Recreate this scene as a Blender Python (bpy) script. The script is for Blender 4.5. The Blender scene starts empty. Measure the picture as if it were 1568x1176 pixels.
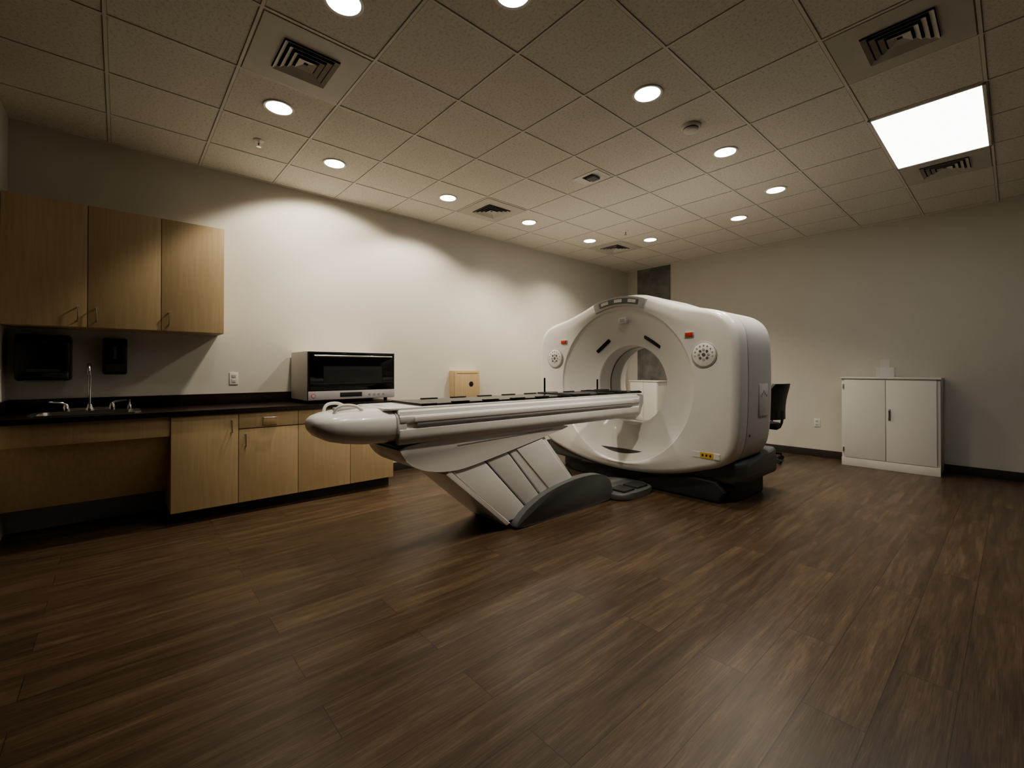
import bpy, bmesh, math, random
from math import sin, cos, pi, radians, sqrt, atan2
from mathutils import Vector, Matrix
random.seed(4)
scene = bpy.context.scene
COL = scene.collection

# ------------------------------------------------------------------ materials
def new_mat(name):
    m = bpy.data.materials.new(name); m.use_nodes = True
    nt = m.node_tree
    return m, nt, nt.nodes['Principled BSDF']
def mat(name, col, rough=.5, metal=0., var=.04, scale=6., bump=0., bscale=80., spec=.5, coat=0., alpha=1., trans=0.):
    m, nt, b = new_mat(name)
    n = nt.nodes.new('ShaderNodeTexNoise'); n.inputs['Scale'].default_value = scale; n.inputs['Detail'].default_value = 3
    tc = nt.nodes.new('ShaderNodeTexCoord'); nt.links.new(tc.outputs['Object'], n.inputs['Vector'])
    r = nt.nodes.new('ShaderNodeValToRGB')
    r.color_ramp.elements[0].position = .3; r.color_ramp.elements[1].position = .7
    r.color_ramp.elements[0].color = tuple(max(0, c*(1-var)) for c in col)+(1,)
    r.color_ramp.elements[1].color = tuple(min(1, c*(1+var)) for c in col)+(1,)
    nt.links.new(n.outputs['Fac'], r.inputs['Fac']); nt.links.new(r.outputs['Color'], b.inputs['Base Color'])
    b.inputs['Roughness'].default_value = rough; b.inputs['Metallic'].default_value = metal
    b.inputs['Specular IOR Level'].default_value = spec
    b.inputs['Coat Weight'].default_value = coat
    b.inputs['Transmission Weight'].default_value = trans
    b.inputs['Alpha'].default_value = alpha
    if bump > 0:
        n2 = nt.nodes.new('ShaderNodeTexNoise'); n2.inputs['Scale'].default_value = bscale; n2.inputs['Detail'].default_value = 4
        nt.links.new(tc.outputs['Object'], n2.inputs['Vector'])
        bp = nt.nodes.new('ShaderNodeBump'); bp.inputs['Strength'].default_value = bump; bp.inputs['Distance'].default_value = .004
        nt.links.new(n2.outputs['Fac'], bp.inputs['Height']); nt.links.new(bp.outputs['Normal'], b.inputs['Normal'])
    return m
def emis(name, col, s):
    m, nt, b = new_mat(name)
    b.inputs['Base Color'].default_value = (.8, .8, .8, 1)
    b.inputs['Emission Color'].default_value = col+(1,); b.inputs['Emission Strength'].default_value = s
    return m

def wood_mat(name, c1, c2, rough=.45, stretch=(14, 14, .9)):
    m, nt, b = new_mat(name)
    tc = nt.nodes.new('ShaderNodeTexCoord'); mp = nt.nodes.new('ShaderNodeMapping')
    mp.inputs['Scale'].default_value = stretch
    nt.links.new(tc.outputs['Object'], mp.inputs['Vector'])
    n = nt.nodes.new('ShaderNodeTexNoise'); n.inputs['Scale'].default_value = 3.2; n.inputs['Detail'].default_value = 7; n.inputs['Roughness'].default_value = .62
    nt.links.new(mp.outputs['Vector'], n.inputs['Vector'])
    r = nt.nodes.new('ShaderNodeValToRGB'); r.color_ramp.elements[0].position = .3; r.color_ramp.elements[1].position = .72
    r.color_ramp.elements[0].color = c1+(1,); r.color_ramp.elements[1].color = c2+(1,)
    nt.links.new(n.outputs['Fac'], r.inputs['Fac']); nt.links.new(r.outputs['Color'], b.inputs['Base Color'])
    b.inputs['Roughness'].default_value = rough
    return m

def floor_mat():
    m, nt, b = new_mat('wood_plank_floor')
    L = nt.links.new; N = nt.nodes.new
    tc = N('ShaderNodeTexCoord')
    sep = N('ShaderNodeSeparateXYZ'); L(tc.outputs['Object'], sep.inputs[0])
    comb = N('ShaderNodeCombineXYZ'); L(sep.outputs['Y'], comb.inputs['X']); L(sep.outputs['X'], comb.inputs['Y'])
    br = N('ShaderNodeTexBrick'); br.offset = .37; br.offset_frequency = 2; br.squash = 1
    L(comb.outputs[0], br.inputs['Vector'])
    br.inputs['Color1'].default_value = (0, 0, 0, 1); br.inputs['Color2'].default_value = (1, 1, 1, 1); br.inputs['Mortar'].default_value = (.5, .5, .5, 1)
    br.inputs['Scale'].default_value = 1; br.inputs['Mortar Size'].default_value = .0014; br.inputs['Mortar Smooth'].default_value = .1
    br.inputs['Bias'].default_value = 0; br.inputs['Brick Width'].default_value = 1.32; br.inputs['Row Height'].default_value = .19
    bw = N('ShaderNodeRGBToBW'); L(br.outputs['Color'], bw.inputs[0])
    mul = N('ShaderNodeMath'); mul.operation = 'MULTIPLY'; mul.inputs[1].default_value = 37.; L(bw.outputs[0], mul.inputs[0])
    def coords(ax, ay):
        c2 = N('ShaderNodeCombineXYZ')
        sx = N('ShaderNodeMath'); sx.operation = 'MULTIPLY'; sx.inputs[1].default_value = ax; L(sep.outputs['X'], sx.inputs[0])
        sy = N('ShaderNodeMath'); sy.operation = 'MULTIPLY'; sy.inputs[1].default_value = ay; L(sep.outputs['Y'], sy.inputs[0])
        L(sx.outputs[0], c2.inputs['X']); L(sy.outputs[0], c2.inputs['Y']); L(mul.outputs[0], c2.inputs['Z'])
        return c2.outputs[0]
    cA = coords(14., 1.2); cB = coords(85., 2.6)
    n1 = N('ShaderNodeTexNoise'); n1.inputs['Scale'].default_value = 1.3; n1.inputs['Detail'].default_value = 8; n1.inputs['Roughness'].default_value = .66; n1.inputs['Distortion'].default_value = .5
    L(cA, n1.inputs['Vector'])
    n2 = N('ShaderNodeTexNoise'); n2.inputs['Scale'].default_value = 2.2; n2.inputs['Detail'].default_value = 7; n2.inputs['Roughness'].default_value = .75
    L(cB, n2.inputs['Vector'])
    r1 = N('ShaderNodeValToRGB'); cr = r1.color_ramp
    cr.elements[0].position = .25; cr.elements[0].color = (.054, .035, .023, 1)
    cr.elements[1].position = .76; cr.elements[1].color = (.19, .130, .080, 1)
    e = cr.elements.new(.5); e.color = (.100, .066, .041, 1)
    L(n1.outputs['Fac'], r1.inputs['Fac'])
    r2 = N('ShaderNodeValToRGB'); r2.color_ramp.elements[0].position = .36; r2.color_ramp.elements[0].color = (.54, .54, .54, 1); r2.color_ramp.elements[1].position = .62; r2.color_ramp.elements[1].color = (1.15, 1.15, 1.15, 1)
    L(n2.outputs['Fac'], r2.inputs['Fac'])
    mx = N('ShaderNodeMix'); mx.data_type = 'RGBA'; mx.blend_type = 'MULTIPLY'; mx.inputs[0].default_value = .9
    L(r1.outputs['Color'], mx.inputs[6]); L(r2.outputs['Color'], mx.inputs[7])
    r3 = N('ShaderNodeValToRGB'); r3.color_ramp.elements[0].color = (.84, .84, .86, 1); r3.color_ramp.elements[1].color = (1.13, 1.12, 1.10, 1)
    L(bw.outputs[0], r3.inputs['Fac'])
    mx2 = N('ShaderNodeMix'); mx2.data_type = 'RGBA'; mx2.blend_type = 'MULTIPLY'; mx2.inputs[0].default_value = 1
    L(mx.outputs[2], mx2.inputs[6]); L(r3.outputs['Color'], mx2.inputs[7])
    mx3 = N('ShaderNodeMix'); mx3.data_type = 'RGBA'; L(br.outputs['Fac'], mx3.inputs[0])
    L(mx2.outputs[2], mx3.inputs[6]); mx3.inputs[7].default_value = (.032, .021, .015, 1)
    L(mx3.outputs[2], b.inputs['Base Color'])
    rr = N('ShaderNodeMapRange'); rr.inputs['To Min'].default_value = .25; rr.inputs['To Max'].default_value = .42
    L(n2.outputs['Fac'], rr.inputs['Value']); L(rr.outputs[0], b.inputs['Roughness'])
    bp = N('ShaderNodeBump'); bp.inputs['Strength'].default_value = .12; bp.inputs['Distance'].default_value = .002
    L(n2.outputs['Fac'], bp.inputs['Height']); L(bp.outputs['Normal'], b.inputs['Normal'])
    b.inputs['Specular IOR Level'].default_value = .5
    return m

def tile_mat():
    m, nt, b = new_mat('acoustic_tile')
    L = nt.links.new; N = nt.nodes.new
    tc = N('ShaderNodeTexCoord')
    n = N('ShaderNodeTexNoise'); n.inputs['Scale'].default_value = 60; n.inputs['Detail'].default_value = 5; n.inputs['Roughness'].default_value = .7
    L(tc.outputs['Object'], n.inputs['Vector'])
    r = N('ShaderNodeValToRGB'); r.color_ramp.elements[0].position = .34; r.color_ramp.elements[0].color = (.58, .555, .485, 1)
    r.color_ramp.elements[1].position = .50; r.color_ramp.elements[1].color = (.78, .755, .685, 1)
    L(n.outputs['Fac'], r.inputs['Fac']); L(r.outputs['Color'], b.inputs['Base Color'])
    bp = N('ShaderNodeBump'); bp.inputs['Strength'].default_value = .3; bp.inputs['Distance'].default_value = .002
    L(n.outputs['Fac'], bp.inputs['Height']); L(bp.outputs['Normal'], b.inputs['Normal'])
    b.inputs['Roughness'].default_value = .9
    return m
def concrete():
    return mat('concrete', (.21, .205, .19), .85, var=.3, scale=5, bump=.5, bscale=30)

M = dict(
 wall=mat('wall_paint', (.675, .65, .585), .75, var=.015, scale=3, bump=.12, bscale=220),
 wall_dark=mat('wall_unseen_low_bounce', (.09, .083, .073), .75, var=.02, scale=3, bump=.12, bscale=220),  # for the unseen walls: darkened to cut bounced light
 floor=floor_mat(), tile=tile_mat(), concrete=concrete(),
 grid=mat('ceiling_grid_metal', (.76, .735, .67), .5),
 gap=mat('tile_shadow_gap', (.40, .38, .33), .9),
 base=mat('vinyl_base', (.05, .04, .034), .5),
 maple=wood_mat('maple_laminate', (.50, .375, .215), (.60, .465, .285)),
 maple_dark=wood_mat('maple_edge', (.40, .29, .16), (.5, .37, .21)),
 counter=mat('counter_laminate', (.022, .013, .010), .28, var=.2, scale=40),
 white=mat('scanner_white', (.82, .815, .80), .32, var=.01, coat=.25),
 offw=mat('scanner_offwhite', (.66, .655, .64), .4, var=.01),
 lgrey=mat('light_grey_plastic', (.42, .42, .41), .4),
 grey=mat('grey_plastic', (.13, .135, .135), .45),
 dgrey=mat('dark_grey_plastic', (.045, .047, .048), .45),
 black=mat('black_plastic', (.010, .010, .011), .35),
 fabric=mat('chair_black', (.018, .018, .019), .55),
 glass=mat('black_glass', (.006, .006, .008), .08),
 carbon=mat('carbon_top', (.014, .014, .016), .25),
 steel=mat('brushed_steel', (.62, .60, .57), .28, 1.),
 chrome=mat('chrome', (.75, .75, .75), .12, 1.),
 red=mat('red_button', (.62, .05, .02), .4),
 yellow=mat('warning_label', (.75, .50, .05), .5),
 metalwhite=mat('painted_metal_white', (.78, .765, .72), .45, var=.01),
 ventw=mat('vent_white', (.60, .58, .52), .5),
 dark=mat('vent_dark', (.012, .011, .01), .9),
 plw=mat('outlet_white', (.8, .78, .73), .4),
 silver=mat('silver_panel', (.62, .60, .64), .35, .2),
 acrylic=mat('frosted_acrylic', (.85, .85, .85), .3, alpha=.25),
 lamp=emis('downlight_lens', (1., .97, .9), 14.),
 panel=emis('light_panel_lens', (1., .98, .94), 6.),
)

# ------------------------------------------------------------------ geometry helpers
def root(name, loc=(0, 0, 0), rz=0):
    e = bpy.data.objects.new(name, None); e.empty_display_size = .1
    e.location = loc; e.rotation_euler = (0, 0, rz); COL.objects.link(e); return e
def finish(name, bm, mats, parent=None, smooth=None, loc=None):
    bmesh.ops.recalc_face_normals(bm, faces=bm.faces)
    me = bpy.data.meshes.new(name); bm.to_mesh(me); bm.free()
    if not isinstance(mats, (list, tuple)): mats = [mats]
    for k in mats: me.materials.append(M[k] if isinstance(k, str) else k)
    if smooth is not None:
        for p in me.polygons: p.use_smooth = True
        me.set_sharp_from_angle(angle=radians(smooth))
    o = bpy.data.objects.new(name, me); COL.objects.link(o)
    if parent: o.parent = parent
    if loc: o.location = loc
    return o
def box(name, x0, x1, y0, y1, z0, z1, m, parent=None, bev=0., seg=2, rot=None):
    bm = bmesh.new(); bmesh.ops.create_cube(bm, size=1)
    bmesh.ops.scale(bm, vec=(abs(x1-x0), abs(y1-y0), abs(z1-z0)), verts=bm.verts)
    if bev > 0: bmesh.ops.bevel(bm, geom=bm.edges[:], offset=bev, segments=seg, affect='EDGES', profile=.6)
    c = Vector(((x0+x1)/2, (y0+y1)/2, (z0+z1)/2))
    o = finish(name, bm, m, parent, 35 if bev > 0 else None, c)
    if rot: o.rotation_euler = rot
    return o
def prism(name, prof, a0, a1, m, parent=None, axis='x', bev=0., seg=3, smooth=35, allbev=False):
    bm = bmesh.new()
    def P(p, a):
        return (a, p[0], p[1]) if axis == 'x' else ((p[0], a, p[1]) if axis == 'y' else (p[0], p[1], a))
    A = [bm.verts.new(P(p, a0)) for p in prof]; B = [bm.verts.new(P(p, a1)) for p in prof]
    n = len(prof)
    fa = bm.faces.new(A); fb = bm.faces.new(B[::-1])
    for i in range(n): bm.faces.new((A[i], B[i], B[(i+1) % n], A[(i+1) % n]))
    if bev > 0:
        ed = set(fa.edges) | set(fb.edges)
        if allbev: ed = set(bm.edges)
        bmesh.ops.bevel(bm, geom=list(ed), offset=bev, segments=seg, affect='EDGES', profile=.5, clamp_overlap=True)
    return finish(name, bm, m, parent, smooth)
def lathe(name, prof, m, parent=None, center=(0, 0, 0), n=32, axis='z', smooth=40, rot=None):
    bm = bmesh.new(); rings = []
    for r, h in prof:
        ring = []
        for i in range(n):
            a = 2*pi*i/n
            v = (r*cos(a), r*sin(a), h)
            if axis == 'y': v = (v[0], v[2], v[1])
            if axis == 'x': v = (v[2], v[0], v[1])
            ring.append(bm.verts.new(v))
        rings.append(ring)
    for a, b in zip(rings[:-1], rings[1:]):
        for i in range(n): bm.faces.new((a[i], a[(i+1) % n], b[(i+1) % n], b[i]))
    if prof[0][0] > 1e-4: bm.faces.new(rings[0][::-1])
    if prof[-1][0] > 1e-4: bm.faces.new(rings[-1])
    bmesh.ops.remove_doubles(bm, verts=bm.verts, dist=1e-5)
    o = finish(name, bm, m, parent, smooth, Vector(center))
    if rot: o.rotation_euler = rot
    return o
def tube(name, pts, r, m, parent=None, n=12, smooth_path=0):
    pts = [Vector(p) for p in pts]
    for _ in range(smooth_path):
        q = [pts[0]]
        for a, b in zip(pts[:-1], pts[1:]): q += [a*.75+b*.25, a*.25+b*.75]
        q.append(pts[-1]); pts = q
    bm = bmesh.new(); rings = []
    up = Vector((.13, .21, .97)).normalized()
    for i, p in enumerate(pts):
        t = (pts[min(i+1, len(pts)-1)]-pts[max(i-1, 0)]).normalized()
        u = t.cross(up)
        if u.length < .05: u = t.cross(Vector((1, 0, 0)))
        u.normalize(); v = t.cross(u)
        rr = r[i] if isinstance(r, (list, tuple)) else r
        rings.append([bm.verts.new(p+u*rr*cos(2*pi*k/n)+v*rr*sin(2*pi*k/n)) for k in range(n)])
    for a, b in zip(rings[:-1], rings[1:]):
        for i in range(n): bm.faces.new((a[i], a[(i+1) % n], b[(i+1) % n], b[i]))
    bm.faces.new(rings[0][::-1]); bm.faces.new(rings[-1])
    return finish(name, bm, m, parent, 50)
def chaikin(P, it=2, closed=True):
    for _ in range(it):
        q = []
        n = len(P)
        for i in range(n if closed else n-1):
            a, b = P[i], P[(i+1) % n]
            q += [(a[0]*.75+b[0]*.25, a[1]*.75+b[1]*.25), (a[0]*.25+b[0]*.75, a[1]*.25+b[1]*.75)]
        P = q
    return P
def addbox(bm, x0, x1, y0, y1, z0, z1, mi=0):
    r = bmesh.ops.create_cube(bm, size=1)
    for v in r['verts']:
        v.co = Vector(((x0+x1)/2+v.co.x*(x1-x0), (y0+y1)/2+v.co.y*(y1-y0), (z0+z1)/2+v.co.z*(z1-z0)))
    for f in set(f for v in r['verts'] for f in v.link_faces): f.material_index = mi

# ------------------------------------------------------------------ room
XL, YB, XR, YF, H = -4.933, 7.332, 1.6, -2.6, 3.086
box('floor', XL-.12, XR+.12, YF-.12, YB+.12, -.1, 0, 'floor')
box('wall_left', XL-.12, XL, YF-.12, YB+.12, 0, H+.1, 'wall')
box('wall_back', XL, XR, YB, YB+.12, 0, H+.1, 'wall')
box('wall_right', XR, XR+.12, YF-.12, YB+.12, 0, H+.1, 'wall_dark')  # out of view; dark colour chosen to dim the near end of the room
box('wall_front', XL, XR, YF-.12, YF, 0, H+.1, 'wall_dark')
box('wall_partition', XL, -4.18, -.76, -.625, 0, H, 'wall')
o = root('concrete_column'); box('shaft', -4.71, -4.045, YB-.012, YB+.1, 0, H-.001, 'concrete', o)
G = .6096; gx, gy = -.1141, -.0684
xs = [gx+G*i for i in range(-9, 4)]; xs = [x for x in xs if XL+.03 < x < XR-.02]
ys = [gy+G*j for j in range(-6, 14)]; ys = [y for y in ys if YF+.03 < y < YB-.02]
box('ceiling', XL-.1, XR+.1, YF-.1, YB+.1, H, H+.1, 'tile')
cg = root('ceiling_grid')
bm = bmesh.new()
for x in xs:
    addbox(bm, x-.008, x+.008, YF, YB, H-.004, H)
    addbox(bm, x-.0125, x+.0125, YF, YB, H-.001, H, 1)
for y in ys:
    addbox(bm, XL, XR, y-.008, y+.008, H-.0042, H)
    addbox(bm, XL, XR, y-.0125, y+.0125, H-.0012, H, 1)
for (a, b_, c, d) in [(XL, XL+.022, YF, YB), (XL, XR, YB-.022, YB), (XR-.022, XR, YF, YB)]:
    addbox(bm, a, b_, c, d, H-.006, H)
finish('grid_bars', bm, ['grid', 'gap'], cg)
box('baseboard_left', XL, XL+.012, 2.16, YB-.014, 0, .1, 'base', bev=.003)
box('baseboard_back', XL, XR, YB-.025, YB-.013, 0, .1, 'base', bev=.003)
box('baseboard_right', XR-.012, XR, YF, YB-.03, 0, .1, 'base', bev=.003)

# ------------------------------------------------------------------ downlights
lights = [(-2.25, .846), (-1.64, 1.456), (-3.47, .846), (-4.08, 1.456), (-4.08, 2.675), (-4.08, 3.894), (-4.08, 5.113),
          (-3.47, 5.723), (-2.25, 5.723), (-1.64, 5.113), (-1.64, 3.894), (-1.64, 2.675)]
# (energy, beam angle, blend, tilt towards left wall, tilt along wall)
cfg = {0: (46, 112, .9, 0, 10), 1: (48, 112, .9, 6, 4), 2: (28, 108, 1., 0, 10), 3: (88, 122, .25, 27, 6), 4: (72, 124, .35, 16, 0),
       5: (92, 126, .8, 4, 0), 6: (88, 126, .8, 4, 0), 8: (74, 122, .9, 0, -6), 9: (70, 122, .9, 4, -4), 10: (78, 124, .9, 4, 0), 11: (80, 124, .9, 4, 0)}
for i, (x, y) in enumerate(lights):
    o = root('downlight', (x, y, H))
    lathe('trim_ring', [(.082, -.001), (.084, -.006), (.098, -.008), (.102, -.004), (.102, 0)], 'plw', o)
    lathe('lens', [(.0001, -.004), (.083, -.0045), (.083, -.001)], 'lamp', o)
    en, ang, bl, t1, t2 = cfg.get(i, (84, 126, .9, 0, 0))
    ld = bpy.data.lights.new('downlight_spot', 'SPOT'); ld.energy = en; ld.color = (1., .895, .735)
    ld.spot_size = radians(ang); ld.spot_blend = bl; ld.shadow_soft_size = .07
    lo = bpy.data.objects.new('spot', ld); COL.objects.link(lo); lo.parent = o; lo.location = (0, 0, -.035)
    lo.rotation_euler = (radians(t2), radians(t1), 0)

o = root('ceiling_light_panel', (-.419, 4.81, H))
box('lens', -.288, .288, -.593, .593, -.010, -.004, 'panel', o)
for nm, a in dict(frame_1=(-.305, -.286, -.61, .61), frame_2=(.286, .305, -.61, .61), frame_3=(-.305, .305, -.61, -.59), frame_4=(-.305, .305, .59, .61)).items():
    box(nm, a[0], a[1], a[2], a[3], -.014, 0, 'plw', o, .002)

def diffuser(x, y, s=.29):
    o = root('ceiling_air_diffuser', (x, y, H))
    bm = bmesh.new()
    p = .29
    w = s/2+.012
    for (a, b_, c, d) in [(-p, -w, -p, p), (w, p, -p, p), (-w, w, -p, -w), (-w, w, w, p)]: addbox(bm, a, b_, c, d, -.006, 0)
    finish('panel', bm, 'ventw', o)
    box('throat', -w, w, -w, w, -.004, -.001, 'dark', o)
    bm = bmesh.new()
    for k in range(4):
        ro = s/2*(1-k*.235)+.008; ri = ro-.022; zo = -.018; zi = -.004
        if k == 3: ri = 0.012
        for (sx, sy) in [(1, 0), (0, 1), (-1, 0), (0, -1)]:
            t = Vector((-sy, sx, 0)); nrm = Vector((sx, sy, 0))
            vs = [nrm*ro-t*ro+Vector((0, 0, zo)), nrm*ro+t*ro+Vector((0, 0, zo)), nrm*ri+t*ri+Vector((0, 0, zi)), nrm*ri-t*ri+Vector((0, 0, zi))]
            vv = [bm.verts.new(v) for v in vs]+[bm.verts.new(v+Vector((0, 0, .003))) for v in vs]
            bm.faces.new(vv[:4]); bm.faces.new(vv[4:][::-1])
            for q in range(4): bm.faces.new((vv[q], vv[(q+1) % 4], vv[4+(q+1) % 4], vv[4+q]))
    finish('louvers', bm, 'ventw', o)
diffuser(-2.86, .846); diffuser(-.419, 3.285); diffuser(-4.08, 3.285, .30); diffuser(-4.08, 5.723, .30); diffuser(-.419, 5.723, .30)
o = root('ceiling_laser_port', (-2.72, 3.43, H))
box('plate', -.15, .15, -.10, .10, -.006, 0, 'plw', o, .002); box('opening', -.06, .06, -.06, .06, -.010, -.005, 'dark', o, .001)
box('hood', -.02, .07, -.05, .05, -.03, -.009, 'grey', o, .004)
o = root('smoke_detector', (-1.64, 3.285, H))
lathe('base', [(.075, 0), (.075, -.012), (.068, -.02)], 'plw', o)
lathe('head', [(.05, -.018), (.055, -.028), (.05, -.042), (.03, -.05), (.0001, -.052)], 'plw', o)
lathe('vent_band', [(.056, -.02), (.057, -.024), (.056, -.028)], 'grey', o)
for (x, y) in [(-4.08, .846), (-3.47, 5.113)]:
    o = root('fire_sprinkler', (x, y, H))
    lathe('escutcheon', [(.04, 0), (.04, -.003), (.03, -.008), (.012, -.01)], 'plw', o)
    lathe('stem', [(.008, -.005), (.008, -.03), (.005, -.035), (.005, -.05)], 'chrome', o, n=12)
    lathe('deflector', [(.018, -.05), (.018, -.053), (.001, -.055)], 'chrome', o, n=16)

# ------------------------------------------------------------------ base cabinets + counter
o = root('base_cabinet')
XF = -4.32
zc = .89
box('carcass', XL+.002, XF, .30, 2.15, .10, zc-.04, 'maple', o)
box('toe_kick', XL+.002, XF-.07, .31, 2.14, 0, .10, 'base', o)
bd = [.30, .752, 1.219, 1.696, 2.15]
def door(nm, y0, y1, z0, z1, x=XF, par=None):
    return box(nm, x, x+.019, y0+.002, y1-.002, z0+.002, z1-.002, 'maple', par, .0015)
def vpull(nm, y, zc_, x, par, L=.10):
    tube(nm, [(x, y, zc_-L/2), (x+.028, y, zc_-L/2), (x+.028, y, zc_+L/2), (x, y, zc_+L/2)], .005, 'steel', par, 10)
box('gap_shade_sheet', XF-.002, XF+.001, .302, 2.148, .102, zc-.042, 'dark', o)  # added dark sheet: shade in the door gaps put into colour
door('door_1', bd[0], bd[1], .10, .85, par=o); vpull('pull_1', bd[1]-.05, .745, XF+.019, o)
for i in (1, 2, 3):
    door('door_%d' % (i+1), bd[i], bd[i+1], .10, .715, par=o)
    door('drawer_%d' % i, bd[i], bd[i+1], .718, .85, par=o)
    ym = (bd[i]+bd[i+1])/2
    tube('drawer_pull_%d' % i, [(XF+.019, ym-.05, .80), (XF+.047, ym-.05, .80), (XF+.047, ym+.05, .80), (XF+.019, ym+.05, .80)], .005, 'steel', o, 10)
    vpull('pull_%d' % (i+1), bd[i]+.05 if i != 2 else bd[i+1]-.05, .62, XF+.019, o)
box('tag', XF+.019, XF+.03, (bd[1]+bd[2])/2-.055, (bd[1]+bd[2])/2+.055, .735, .785, 'maple_dark', o, .003)
box('apron', XF-.02, XF, -.622, .30, .70, zc-.04, 'maple', o, .001)
prism('slant_panel', [(XF-.05, .70), (XF-.03, .70), (-4.60, .23), (-4.62, .23)], -.622, .298, 'maple', o, axis='y', smooth=None)
ct = root('countertop')
sy0, sy1, sx0, sx1 = -.44, .10, -4.80, -4.41
bm = bmesh.new()
x0, x1 = XL+.001, -4.285
for a in [(x0, sx0, -.622, 2.20), (sx1, x1, -.622, 2.20), (sx0, sx1, -.622, sy0), (sx0, sx1, sy1, 2.20)]: addbox(bm, a[0], a[1], a[2], a[3], zc-.038, zc)
finish('slab', bm, 'counter', ct)
box('backsplash', XL+.001, XL+.02, -.622, 2.20, zc, zc+.10, 'counter', ct, .003)
box('side_splash', XL+.02, -4.29, -.622, -.604, zc, zc+.10, 'counter', ct, .003)
sk = root('sink')
bm = bmesh.new()
def ringf(bm, A, B):
    for i in range(len(A)): bm.faces.new((A[i], A[(i+1) % len(A)], B[(i+1) % len(B)], B[i]))
def rr(x0, x1, y0, y1, z, r, n=5):
    out = []
    for cx, cy, a0 in [(x1-r, y1-r, 0), (x0+r, y1-r, pi/2), (x0+r, y0+r, pi), (x1-r, y0+r, 3*pi/2)]:
        for k in range(n+1):
            a = a0+pi/2*k/n; out.append(bm.verts.new((cx+r*cos(a), cy+r*sin(a), z)))
    return out
e = .03
R0 = rr(sx0-e, sx1+e, sy0-e, sy1+e, zc+.001, .05); R1 = rr(sx0-e, sx1+e, sy0-e, sy1+e, zc+.007, .05)
R2 = rr(sx0+.055, sx1-.01, sy0+.01, sy1-.01, zc+.006, .05); R3 = rr(sx0+.06, sx1-.015, sy0+.015, sy1-.015, zc-.02, .05)
R4 = rr(sx0+.07, sx1-.03, sy0+.03, sy1-.03, zc-.16, .05)
for a, b_ in zip([R0, R1, R2, R3], [R1, R2, R3, R4]): ringf(bm, a, b_)
bm.faces.new(R4)
finish('basin', bm, 'steel', sk, 40)
fc = root('faucet', (-4.775, -.17, zc+.007))
lathe('base_plate', [(.028, 0), (.028, .012), (.018, .03), (.014, .05)], 'chrome', fc)
tube('gooseneck', [(0, 0, .03), (0, 0, .26), (0, 0, .33), (.05, 0, .36), (.11, 0, .36), (.14, 0, .32), (.14, 0, .28)], .010, 'chrome', fc, 12, 2)
for s, nm in ((-1, 'a'), (1, 'b')):
    lathe('handle_base_'+nm, [(.024, 0), (.022, .02), (.015, .05), (.012, .055)], 'chrome', fc, (0, s*.13, 0), 20)
    tube('handle_'+nm, [(0, s*.13, .05), (.01, s*.15, .065), (.03, s*.22, .075)], [.010, .008, .006], 'chrome', fc, 10)
tube('handle_bridge', [(0, -.12, .012), (0, .12, .012)], .012, 'chrome', fc)
lathe('soap_spout', [(.016, 0), (.014, .03), (.007, .04), (.007, .075)], 'chrome', fc, (0.0, .235, 0), 16)

o = root('upper_wall_cabinet')
XU = -4.62
ub = [-.618, -.18, .254, .690]
box('carcass', XL+.002, XU, ub[0], ub[3], 1.53, 2.45, 'maple', o)
box('gap_shade_sheet', XU-.001, XU+.001, ub[0]+.003, ub[3]-.003, 1.533, 2.447, 'dark', o)  # dark sheet standing in for shade between the upper doors
for i in range(3): door('door_%d' % (i+1), ub[i], ub[i+1], 1.53, 2.45, XU, o)
for nm, y in (('pull_1', ub[1]-.05), ('pull_2', ub[1]+.05), ('pull_3', ub[2]+.05)): vpull(nm, y, 1.63, XU+.019, o)

o = root('paper_towel_dispenser')
pr = [(XL+.001, 1.13), (XL+.16, 1.13), (XL+.22, 1.20), (XL+.22, 1.42), (XL+.17, 1.475), (XL+.001, 1.475)]
prism('body', pr, -.565, -.275, 'black', o, axis='y', bev=.02, allbev=True)
box('mouth', XL+.05, XL+.18, -.52, -.31, 1.124, 1.135, 'grey', o); box('window', XL+.219, XL+.222, -.50, -.33, 1.20, 1.22, 'dgrey', o)
lathe('lock', [(.012, 0), (.012, .004), (.001, .005)], 'dgrey', o, (XL+.22, -.415, 1.42), axis='x')
o = root('soap_dispenser')
prism('body', [(XL+.001, 1.19), (XL+.07, 1.17), (XL+.11, 1.20), (XL+.11, 1.42), (XL+.08, 1.47), (XL+.001, 1.47)], -.10, .05, 'black', o, axis='y', bev=.018, allbev=True)
box('push_bar', XL+.105, XL+.122, -.08, .03, 1.20, 1.26, 'dgrey', o, .006); box('sight_window', XL+.109, XL+.112, -.035, -.015, 1.30, 1.40, 'grey', o)

def outlet(loc, rz):
    o = root('wall_outlet', loc, rz)
    box('plate', -.001, .006, -.036, .036, -.058, .058, 'plw', o, .003)
    for s in (-1, 1):
        box('socket_%d' % (s+2), .005, .009, -.017, .017, s*.024-.014, s*.024+.014, 'offw', o, .004)
        box('slot_a_%d' % (s+2), .0085, .0095, -.008, -.005, s*.024-.004, s*.024+.006, 'black', o)
        box('slot_b_%d' % (s+2), .0085, .0095, .005, .008, s*.024-.004, s*.024+.006, 'black', o)
outlet((XL+.001, .82, 1.13), 0); outlet((-1.84, YB-.001, .47), -pi/2)

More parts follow.
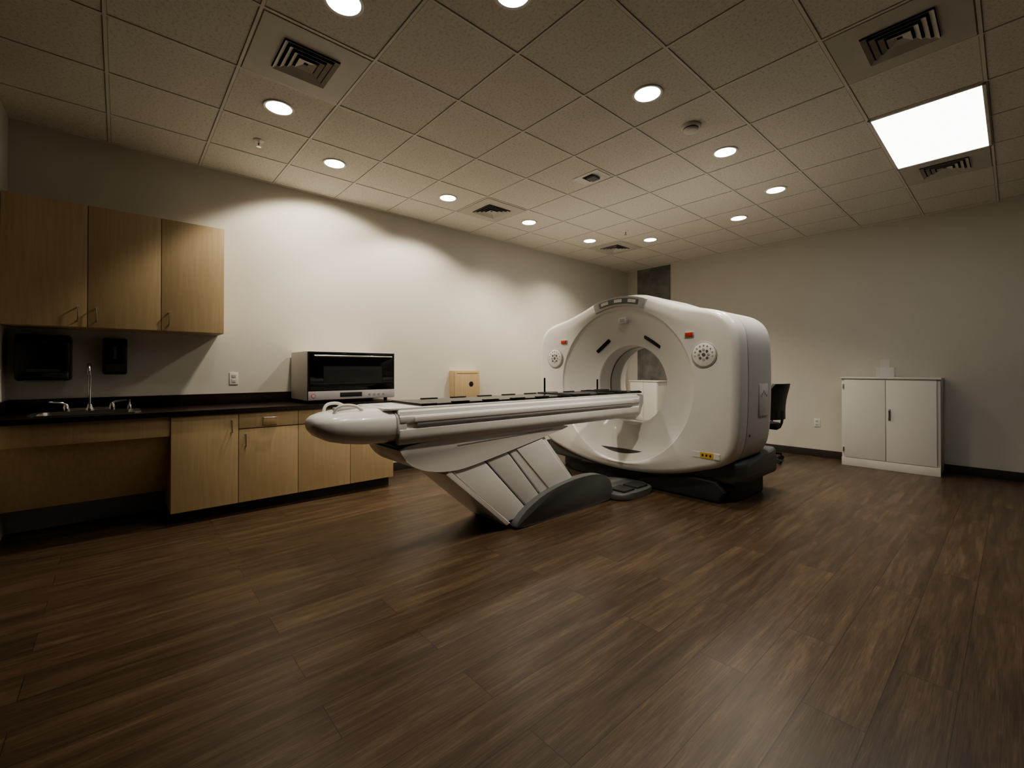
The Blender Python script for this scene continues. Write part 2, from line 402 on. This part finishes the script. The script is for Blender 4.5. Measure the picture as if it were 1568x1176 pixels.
# ------------------------------------------------------------------ microwave / countertop oven
o = root('microwave_oven', (-4.40, 1.32, zc))
W, D, Hh = .88, .51, .50
box('body', -D, 0, 0, W, .03, Hh, 'metalwhite', o, .008)
box('front_frame', -.002, .022, .003, W-.003, .035, Hh-.005, 'black', o, .004)
box('door_glass', .02, .030, .02, W-.02, .125, Hh-.02, 'glass', o, .003)
box('viewing_window', .0295, .032, .14, W-.14, .19, .36, 'dgrey', o, .006)
tube('door_handle', [(.03, .05, .455), (.058, .05, .455), (.058, W-.05, .455), (.03, W-.05, .455)], .009, 'steel', o)
box('control_strip', .02, .030, .004, W-.004, .035, .118, 'silver', o, .003)
box('control_display', .03, .0315, .30, .52, .055, .10, 'glass', o)
lathe('logo_disc', [(.02, .030), (.02, .0325), (.001, .033)], 'red', o, (0, .05, .075), 20, 'x')
lathe('logo_ring', [(.015, .0325), (.015, .0335), (.001, .034)], 'silver', o, (0, .05, .075), 20, 'x')
for k in range(4): lathe('button_%d' % k, [(.011, .03), (.011, .035), (.001, .036)], 'lgrey', o, (0, .60+.05*k, .075), 16, 'x')
for k, (fx, fy) in enumerate([(-.03, .05), (-.03, W-.08), (-.40, .05), (-.40, W-.08)]): lathe('foot_%d' % k, [(.016, 0), (.02, .031)], 'black', o, (fx, fy, 0), 16)

o = root('wooden_wall_box')
box('case', XL, XL+.10, 3.26, 3.68, .72, 1.20, 'maple', o, .002)
box('front', XL+.10, XL+.115, 3.27, 3.67, .73, 1.19, 'maple', o, .002)
lathe('finger_hole', [(.035, .1145), (.035, .1165), (.001, .1167)], 'dark', o, (XL, 3.53, 1.02), 24, 'x')
box('top_strip', XL+.1145, XL+.118, 3.30, 3.64, 1.165, 1.168, 'maple_dark', o)

# ------------------------------------------------------------------ CT scanner gantry
ctg = root('ct_scanner')
CX, CZ, Y0, Y1 = -2.775, 1.05, 3.97, 4.97
half = [(0, .948), (.22, .942), (.36, .905), (.50, .845), (.74, .76), (.96, .715), (1.08, .67), (1.165, .585), (1.20, .45), (1.207, .1), (1.20, -.25), (1.185, -.46), (1.15, -.60), (1.06, -.70), (.90, -.755), (.66, -.83), (.34, -.885), (0, -.90)]
poly = half+[(-x, z) for x, z in half[-2:0:-1]]
poly = chaikin(poly, 3)
def Rad(th):
    dx, dz = cos(th), sin(th); best = 0
    n = len(poly)
    for i in range(n):
        ax, az = poly[i]; bx, bz = poly[(i+1) % n]
        ex, ez = bx-ax, bz-az
        den = dx*ez-dz*ex
        if abs(den) < 1e-9: continue
        t = (ax*ez-az*ex)/den; s = (ax*dz-az*dx)/den
        if t > 0 and -1e-6 <= s <= 1+1e-6: best = max(best, t)
    return best
NA = 240
Rs = [Rad(2*pi*(i+.5)/NA) for i in range(NA)]
st = []
st += [('r', .42, 4.56, 2), ('r', .42, 4.40, 2), ('r', .412, 4.395, 3), ('r', .412, 4.375, 3), ('r', .42, 4.37, 1), ('r', .42, 4.21, 1), ('r', .423, 4.195, 1), ('r', .432, 4.185, 0), ('r', .45, 4.180, 0)]
FR = .80
def fun_y(t): return 3.992+.188*(1-t)**1.0
for k in range(1, 15):
    t = k/14; st.append(('r', .45+(FR-.45)*t, fun_y(t), 0))
st += [('r', FR+.004, 3.982, 0), ('r', FR+.010, 3.975, 0), ('m', .3, 3.967, 0), ('m', .5, 3.963, 0), ('m', .75, 3.964, 0), ('m', 1., 3.969, 0)]
for k in range(1, 9):
    a = k/8*pi/2; st.append(('o', .07*(1-sin(a)), 3.969+.075*(1-cos(a)), 0))
st += [('o', 0, 4.185, 0), ('o', .012, 4.187, 3), ('o', .012, 4.197, 3), ('o', .002, 4.20, 1), ('o', .003, 4.70, 1)]
for k in range(1, 13):
    a = k/12*pi/2; st.append(('o', .003+.20*(1-cos(a)), 4.70+.27*sin(a), 1))
st += [('r', .66, 4.97, 1), ('r', .62, 4.965, 0), ('r', .56, 4.90, 0), ('r', .50, 4.78, 0), ('r', .45, 4.66, 0), ('r', .425, 4.60, 0)]
bm = bmesh.new(); rings = []
for mode, v, y, mi in st:
    ring = []
    for i in range(NA):
        th = 2*pi*(i+.5)/NA; R = Rs[i]
        r = v if mode == 'r' else (R-v if mode == 'o' else FR+(R-.07-FR)*v)
        ring.append(bm.verts.new((CX+r*cos(th), y, CZ+r*sin(th))))
    rings.append(ring)
ns = len(st)
for k in range(ns):
    a, b_ = rings[k], rings[(k+1) % ns]; mi = st[(k+1) % ns][3]
    for i in range(NA):
        f = bm.faces.new((a[i], a[(i+1) % NA], b_[(i+1) % NA], b_[i])); f.material_index = mi
finish('gantry_shell', bm, ['white', 'offw', 'lgrey', 'dgrey'], ctg, 24)
pl = chaikin([(CX-1.10, 4.12), (CX+.2, 4.10), (CX+1.0, 4.16), (CX+1.10, 4.24), (CX+1.10, 5.02), (CX-1.10, 5.02)], 1)
prism('plinth_lower', pl, 0, .17, 'dgrey', ctg, axis='z', bev=.02)
pu = [(CX-1.12, 4.08), (CX-.55, 4.02), (CX+.4, 4.04), (CX+.95, 4.11), (CX+1.10, 4.16), (CX+1.15, 4.25), (CX+1.155, 5.04), (CX-1.12, 5.04)]
prism('plinth_upper', pu, .16, .37, 'grey', ctg, axis='z', bev=.05, seg=4)
prism('plinth_side', [(4.25, .20), (4.26, .33), (4.4, .365), (4.8, .385), (5.0, .43), (5.04, .40), (5.04, .20)], CX+.95, CX+1.157, 'grey', ctg, axis='x', bev=.03)
prism('base_skirt', [(CX+.15, 0), (CX+1.0, 0), (CX+1.04, .10), (CX+.98, .20), (CX+.7, .22), (CX+.4, .16), (CX+.15, .08)], 4.06, 4.25, 'dgrey', ctg, axis='y', bev=.03)
def slot(nm, ang, r, y, L=.22, w=.040, m='black', tilt=30):
    o2 = box(nm, -L/2, L/2, -.012, .012, -w/2, w/2, m, ctg, .009)
    o2.location = Vector((CX+r*sin(ang), y, CZ+r*cos(ang)))
    o2.rotation_euler = (Matrix.Rotation(ang, 4, 'Y') @ Matrix.Rotation(radians(tilt), 4, 'X')).to_euler(); return o2
ys_ = fun_y((.54-.45)/(FR-.45))
slot('laser_slot_right', radians(33), .54, ys_); slot('laser_slot_left', radians(-37), .54, ys_)
box('gantry_camera', CX-.05, CX+.05, 4.02, 4.09, CZ+.655, CZ+.72, 'offw', ctg, .012); box('camera_window', CX-.03, CX+.03, 4.017, 4.023, CZ+.67, CZ+.705, 'lgrey', ctg, .004)
YFACE = 3.962
for s in (1, -1):
    cx, cz = CX+s*.915, CZ+.30
    lathe('control_rim_%d' % (s+2), [(.118, .02), (.118, -.004), (.110, -.008), (.001, -.008)], 'lgrey', ctg, (cx, YFACE, cz), 40, 'y')
    lathe('control_disc_%d' % (s+2), [(.106, 0), (.106, -.010), (.102, -.012), (.001, -.012)], 'white', ctg, (cx, YFACE, cz), 40, 'y')
    for k in range(8):
        a = 2*pi*k/8
        lathe('control_button_%d_%d' % (s+2, k), [(.012, 0), (.012, -.016), (.001, -.017)], 'grey' if k % 2 else 'lgrey', ctg, (cx+.044*cos(a), YFACE, cz+.044*sin(a)), 14, 'y')
    for k in range(9):
        a = pi*(-.05+1.1*k/8)
        lathe('control_led_%d_%d' % (s+2, k), [(.008, 0), (.008, -.014), (.001, -.015)], 'lgrey', ctg, (cx+.082*cos(a), YFACE, cz+.082*sin(a)), 12, 'y')
    lathe('control_center_%d' % (s+2), [(.016, 0), (.016, -.016), (.001, -.017)], 'grey', ctg, (cx, YFACE, cz), 20, 'y')
    rx, rz_ = CX+s*.775, CZ+.49
    box('stop_bezel_%d' % (s+2), rx-.045, rx+.045, YFACE-.006, YFACE+.01, rz_-.024, rz_+.024, 'lgrey', ctg, .006)
    box('stop_button_%d' % (s+2), rx-.036, rx+.036, YFACE-.014, YFACE, rz_-.018, rz_+.018, 'red', ctg, .004)
def crown(name, a0, a1, r0, r1, y0, y1, m, bev=.01):
    n = 24; P = []
    for k in range(n+1):
        a = a0+(a1-a0)*k/n; P.append((CX+r1*sin(a)*1.0, CZ+r1*cos(a)))
    for k in range(n+1):
        a = a1+(a0-a1)*k/n; P.append((CX+r0*sin(a), CZ+r0*cos(a)))
    return prism(name, P, y0, y1, m, ctg, axis='y', bev=bev, seg=2, smooth=40)
crown('display_housing', radians(-21), radians(21), .835, .935, 3.948, 4.10, 'lgrey', .012)
crown('display_recess', radians(-16), radians(16), .862, .915, 3.942, 3.95, 'grey', .004)
for k, a in enumerate((-11, 0, 11)):
    crown('display_icon_%d' % k, radians(a-3), radians(a+3), .872, .905, 3.938, 3.944, 'offw', .002)
for k, (a, b_, m_) in enumerate([(.80, .87, 'plw'), (.875, .99, 'yellow'), (.995, 1.05, 'plw')]):
    box('warning_label_%d' % k, CX+a, CX+b_, 3.9605, 3.975, CZ-.635, CZ-.585, m_, ctg)
for k in range(3): box('label_mark_%d' % k, CX+.89+.035*k, CX+.905+.035*k, 3.9598, 3.9615, CZ-.62, CZ-.60, 'black', ctg)
box('side_handle_panel', CX+1.192, CX+1.208, 4.44, 4.66, .78, 1.08, 'offw', ctg, .007)
for k in range(5): lathe('side_key_%d' % k, [(.014, 0), (.014, .003), (.001, .004)], 'lgrey', ctg, (CX+1.2075, 4.48+.035*k, 1.01-.02*abs(k-2)), 12, 'x')
lathe('side_dot', [(.012, 0), (.012, .005), (.001, .006)], 'grey', ctg, (CX+1.193, 4.24, .62), 12, 'x')

# ------------------------------------------------------------------ patient table
tb = root('ct_patient_table')
TX = -2.78
secs = [
 (.850, .085, .905, .865), (.862, .125, .922, .838), (.89, .17, .938, .808), (.94, .205, .952, .782), (1.02, .230, .963, .763), (1.12, .248, .972, .750), (1.22, .257, .975, .746), (1.35, .26, .972, .745)]
def sect(w, zt, zb, n=28, e=3.0):
    out = []; cz = (zt+zb)/2; hz = (zt-zb)/2
    for k in range(n):
        a = 2*pi*k/n; c, s = cos(a), sin(a)
        out.append((w*abs(c)**(2/e)*(1 if c >= 0 else -1), cz+hz*abs(s)**(2/e)*(1 if s >= 0 else -1)))
    return out
bm = bmesh.new(); rings = []
for y, w, zt, zb in secs: rings.append([bm.verts.new((TX+x, y, z)) for x, z in sect(w, zt, zb)])
for a, b_ in zip(rings[:-1], rings[1:]):
    for i in range(28): bm.faces.new((a[i], a[(i+1) % 28], b_[(i+1) % 28], b_[i]))
bm.faces.new(rings[0][::-1]); bm.faces.new(rings[-1])
finish('nose_cover', bm, 'white', tb, 60)
bm = bmesh.new(); rings = []
for y, w, zt, zb in [(1.285, .2625, .9775, .7435), (1.292, .2625, .9775, .7435)]: rings.append([bm.verts.new((TX+x, y, z)) for x, z in sect(w, zt, zb)])
for i in range(28): bm.faces.new((rings[0][i], rings[0][(i+1) % 28], rings[1][(i+1) % 28], rings[1][i]))
bm.faces.new(rings[0][::-1]); bm.faces.new(rings[-1])
finish('nose_seam', bm, 'lgrey', tb, 60)
for s in (-1, 1):
    tube('nose_handle_%d' % (s+2), [(TX+s*.09, .96, .945), (TX+s*.10, .97, .98), (TX+s*.11, 1.0, 1.0), (TX+s*.125, 1.07, .998), (TX+s*.135, 1.12, .965)], .010, 'white', tb, 12, 2)
box('nose_pad', TX-.05, TX+.05, 1.0, 1.12, .960, .978, 'lgrey', tb, .006)
def mainprof(s=1):
    return [(0, .965), (.20, .965), (.235, .962), (.25, .95), (.252, .925), (.262, .920), (.266, .905), (.262, .885), (.250, .878), (.248, .845), (.262, .838), (.266, .80), (.258, .765), (.235, .742), (0, .738)]
pp = mainprof(); full = [(TX+x, z) for x, z in pp]+[(TX-x, z) for x, z in pp[-2:0:-1]]
prism('table_body', full, 1.30, 3.95, 'white', tb, axis='y', bev=.012, seg=2, smooth=30)
for s in (-1, 1):
    box('side_rail_%d' % (s+2), TX+s*.245, TX+s*.268, 1.42, 3.80, .862, .885, 'lgrey', tb, .003)
    box('side_rail_cap_%d' % (s+2), TX+s*.245, TX+s*.272, 1.40, 3.84, .882, .916, 'white', tb, .006)
def plan(y0, y1, w, c=.03): return [(TX-w+c, y0), (TX+w-c, y0), (TX+w, y0+c), (TX+w, y1), (TX-w, y1), (TX-w, y0+c)]
prism('cradle_white_lip', plan(1.22, 3.98, .235), .960, .975, 'white', tb, axis='z', bev=.004)
prism('cradle_carbon_top', plan(1.55, 4.06, .215), .972, .990, 'carbon', tb, axis='z', bev=.004)
for s in (-1, 1):
    for k in range(9):
        y = 1.72+.27*k
        box('index_notch_%d_%d' % (s+2, k), TX+s*.195, TX+s*.225, y, y+.14, .985, .998, 'black', tb, .003)
box('head_plate', TX-.215, TX+.215, 1.48, 1.60, .973, .992, 'carbon', tb, .004)
for nm, y, zt in (('post_1', 3.05, 1.135), ('post_2', 3.86, 1.11)):
    tube(nm, [(TX-.2, y, .985), (TX-.2, y, zt)], .009, 'black', tb); box(nm+'_foot', TX-.225, TX-.12, y-.03, y+.10, .985, 1.002, 'black', tb, .004)
box('index_bar_1', TX-.23, TX+.23, 2.98, 3.05, .985, 1.0, 'black', tb, .004)
box('index_bar_2', TX-.23, TX+.23, 3.70, 3.78, .985, 1.0, 'black', tb, .004)
prism('cradle_bracket', [(3.80, .96), (4.10, .955), (4.10, .86), (4.04, .75), (3.95, .70), (3.84, .735)], TX-.20, TX+.215, 'white', tb, axis='x', bev=.02)
car = chaikin([(1.30, .745), (1.34, .64), (1.48, .55), (1.72, .515), (1.95, .545), (2.70, .685), (3.0, .742), (2.2, .748)], 2)
prism('lift_carriage', car, TX-.235, TX+.235, 'white', tb, axis='x', bev=.03)
prism('carriage_dark_joint', [(1.26, .75), (1.33, .71), (1.55, .71), (1.6, .75)], TX-.225, TX+.22, 'dgrey', tb, axis='x', bev=.008)
prism('carriage_trim', [(1.75, .70), (2.7, .728), (2.7, .722), (1.75, .692)], TX-.238, TX+.238, 'lgrey', tb, axis='x', smooth=None)
tops = [(1.70, .52), (2.00, .55), (2.22, .59), (2.62, .67)]; bots = [(2.22, .06), (2.47, .07), (2.66, .09), (3.06, .18)]
prism('leg_core', [tops[0], tops[-1], bots[-1], bots[0]], TX-.205, TX+.205, 'grey', tb, axis='x')
for k in range(3):
    g = .007
    a, b_, c, d = tops[k], tops[k+1], bots[k+1], bots[k]
    prism('leg_panel_%d' % k, [(a[0]+g, a[1]), (b_[0]-g, b_[1]), (c[0]-g, c[1]), (d[0]+g, d[1])], TX-.225, TX+.225, 'white' if k != 1 else 'offw', tb, axis='x', bev=.010)
prism('leg_panel_ridge', [(2.30, .60), (2.58, .655), (3.0, .20), (2.76, .13)], TX-.232, TX+.232, 'white', tb, axis='x', bev=.008)
prism('leg_end_cover', [(1.69, .53), (1.72, .50), (2.24, .045), (2.20, .035), (1.66, .50)], TX-.23, TX+.23, 'white', tb, axis='x', bev=.005)
fp = chaikin([(2.26, 0), (2.24, .04), (2.36, .14), (2.60, .235), (2.95, .285), (3.28, .275), (3.44, .20), (3.47, .05), (3.46, 0)], 2, True)
for s in (-1, 1):
    prism('foot_cover_%d' % (s+2), [(y, max(0, z)) for y, z in fp], TX+s*.20, TX+s*.285, 'grey', tb, axis='x', bev=.02)
box('base_plate', TX-.22, TX+.22, 2.24, 4.05, 0, .05, 'dgrey', tb, .01)
bb = chaikin([(TX-.16, 3.42), (TX+.34, 3.42), (TX+.43, 3.55), (TX+.43, 3.90), (TX+.34, 4.04), (TX-.16, 4.04)], 2)
prism('base_bridge', bb, 0, .065, 'grey', tb, axis='z', bev=.02)
for k in range(2): box('foot_pedal_%d' % k, TX+.20, TX+.37, 3.52+.22*k, 3.70+.22*k, .06, .085, 'dgrey', tb, .010)
lathe('caster_near', [(.035, -.015), (.04, -.008), (.04, .008), (.035, .015)], 'black', tb, (TX-.27, 2.30, .04), 20, 'x')

# ------------------------------------------------------------------ white cabinet on back wall
o = root('storage_cabinet')
cx0, cx1, cy0, cy1 = -1.478, -.56, 6.94, YB-.03
box('carcass', cx0, cx1, cy0+.02, cy1, .03, 1.10, 'metalwhite', o, .004)
box('top', cx0-.01, cx1+.01, cy0-.005, cy1, 1.10, 1.12, 'metalwhite', o, .004)
box('plinth', cx0+.01, cx1-.01, cy0+.01, cy1-.01, 0, .035, 'metalwhite', o)
box('plinth_front', cx0, cx1, cy0, cy0+.02, .0, .10, 'metalwhite', o, .003)
cm = (cx0+cx1)/2-.02
box('door_1', cx0+.03, cm-.002, cy0, cy0+.021, .105, 1.085, 'metalwhite', o, .004); box('door_2', cm+.002, cx1-.03, cy0, cy0+.021, .105, 1.085, 'metalwhite', o, .004)
box('door_gap', cm-.003, cm+.003, cy0+.015, cy0+.0205, .105, 1.085, 'dark', o)
box('handle_plate', cm+.025, cm+.045, cy0-.005, cy0, .60, .74, 'steel', o, .003)
tube('handle', [(cm+.035, cy0-.004, .73), (cm+.035, cy0-.03, .72), (cm+.035, cy0-.03, .64)], .006, 'steel', o)
for k, z in enumerate((.2, 1.0)):
    box('hinge_%d' % k, cx0+.015, cx0+.03, cy0-.003, cy0+.01, z-.03, z+.03, 'steel', o, .002)
o = root('acrylic_brochure_box', (-1.065, 7.12, 1.12))
for nm, a in dict(bottom=(-.09, .09, -.06, .06, 0, .004), side_1=(-.09, -.086, -.06, .06, 0, .12), side_2=(.086, .09, -.06, .06, 0, .12), back=(-.06, .03, .056, .06, 0, .22), front=(-.09, .09, -.06, -.056, 0, .12)).items():
    box(nm, *a, 'acrylic', o)
o = root('supply_cabinet')
box('carcass', -4.60, -4.06, 6.92, YB-.03, .04, 1.0, 'metalwhite', o, .004)
box('top', -4.62, -4.04, 6.90, YB-.03, 1.0, 1.02, 'metalwhite', o, .004)
box('door_1', -4.595, -4.333, 6.903, 6.921, .06, .99, 'metalwhite', o, .003); box('door_2', -4.327, -4.065, 6.903, 6.921, .06, .99, 'metalwhite', o, .003)
box('plinth', -4.58, -4.08, 6.95, YB-.04, 0, .04, 'metalwhite', o)

# ------------------------------------------------------------------ office chair
o = root('office_chair', (-2.30, 6.50, 0), radians(165))
lathe('gas_column', [(.028, .10), (.028, .30), (.018, .30), (.018, .44)], 'fabric', o, n=20)
lathe('hub', [(.05, .07), (.05, .12), (.03, .14)], 'fabric', o, n=20)
for k in range(5):
    a = 2*pi*k/5+.5
    tube('leg_%d' % k, [(.03*cos(a), .03*sin(a), .105), (.30*cos(a), .30*sin(a), .075)], [.022, .014], 'fabric', o, 10)
    tube('caster_%d' % k, [(.30*cos(a)-.02*sin(a), .30*sin(a)+.02*cos(a), .028), (.30*cos(a)+.02*sin(a), .30*sin(a)-.02*cos(a), .028)], .028, 'dgrey', o, 16)
    tube('caster_stem_%d' % k, [(.30*cos(a), .30*sin(a), .03), (.30*cos(a), .30*sin(a), .08)], .009, 'fabric', o, 8)
sp = chaikin([(-.24, -.22), (.22, -.24), (.26, -.15), (.26, .15), (.22, .24), (-.24, .22)], 2)
prism('seat', sp, .44, .51, 'fabric', o, axis='z', bev=.025)
bm = bmesh.new(); F = []; Bk = []
nz, ny = 14, 12
for i in range(nz+1):
    t = i/nz; z = .56+.47*t
    hwid = .15+.07*sin(pi*min(1, .25+t*.75))**.6*(1 if t < .9 else 1-.25*(t-.9)/.1) if t < 1 else .15
    xx = -.235-.10*t**2+.02*sin(pi*t)
    F.append([bm.verts.new((xx+.05*(abs(2*j/ny-1))**2, (2*j/ny-1)*hwid, z)) for j in range(ny+1)])
    Bk.append([bm.verts.new((xx-.045+.05*(abs(2*j/ny-1))**2, (2*j/ny-1)*hwid, z)) for j in range(ny+1)])
for i in range(nz):
    for j in range(ny):
        bm.faces.new((F[i][j], F[i][j+1], F[i+1][j+1], F[i+1][j])); bm.faces.new((Bk[i][j], Bk[i+1][j], Bk[i+1][j+1], Bk[i][j+1]))
    bm.faces.new((F[i][0], F[i+1][0], Bk[i+1][0], Bk[i][0])); bm.faces.new((F[i][ny], Bk[i][ny], Bk[i+1][ny], F[i+1][ny]))
for j in range(ny):
    bm.faces.new((F[0][j], Bk[0][j], Bk[0][j+1], F[0][j+1])); bm.faces.new((F[nz][j], F[nz][j+1], Bk[nz][j+1], Bk[nz][j]))
finish('backrest', bm, 'fabric', o, 50)
tube('back_bar', [(-.15, 0, .44), (-.27, 0, .44), (-.32, 0, .55), (-.31, 0, .68)], .016, 'fabric', o, 10, 1)
for s in (-1, 1):
    tube('arm_post_%d' % (s+2), [(0, s*.22, .46), (0, s*.28, .48), (0, s*.28, .68)], .012, 'fabric', o, 10, 1)
    box('arm_pad_%d' % (s+2), -.13, .13, s*.28-.03, s*.28+.03, .68, .71, 'fabric', o, .01)

# ------------------------------------------------------------------ camera
cam = bpy.data.cameras.new('camera'); co = bpy.data.objects.new('camera', cam); COL.objects.link(co)
co.location = (0, 0, 1.2158); co.rotation_euler = (radians(90.46), 0, radians(48.53))
cam.sensor_width = 36; cam.lens = 36*680.8/1568; cam.shift_y = -(588-560.2)/1568; cam.clip_start = .05
scene.camera = co
w = bpy.data.worlds.new('world'); scene.world = w; w.use_nodes = True
w.node_tree.nodes['Background'].inputs[0].default_value = (.05, .05, .05, 1)
w.node_tree.nodes['Background'].inputs[1].default_value = .2
scene.view_settings.view_transform = 'AgX'
try: scene.view_settings.look = 'AgX - Medium High Contrast'
except Exception as ex: print(ex)
scene.view_settings.exposure = 0.08
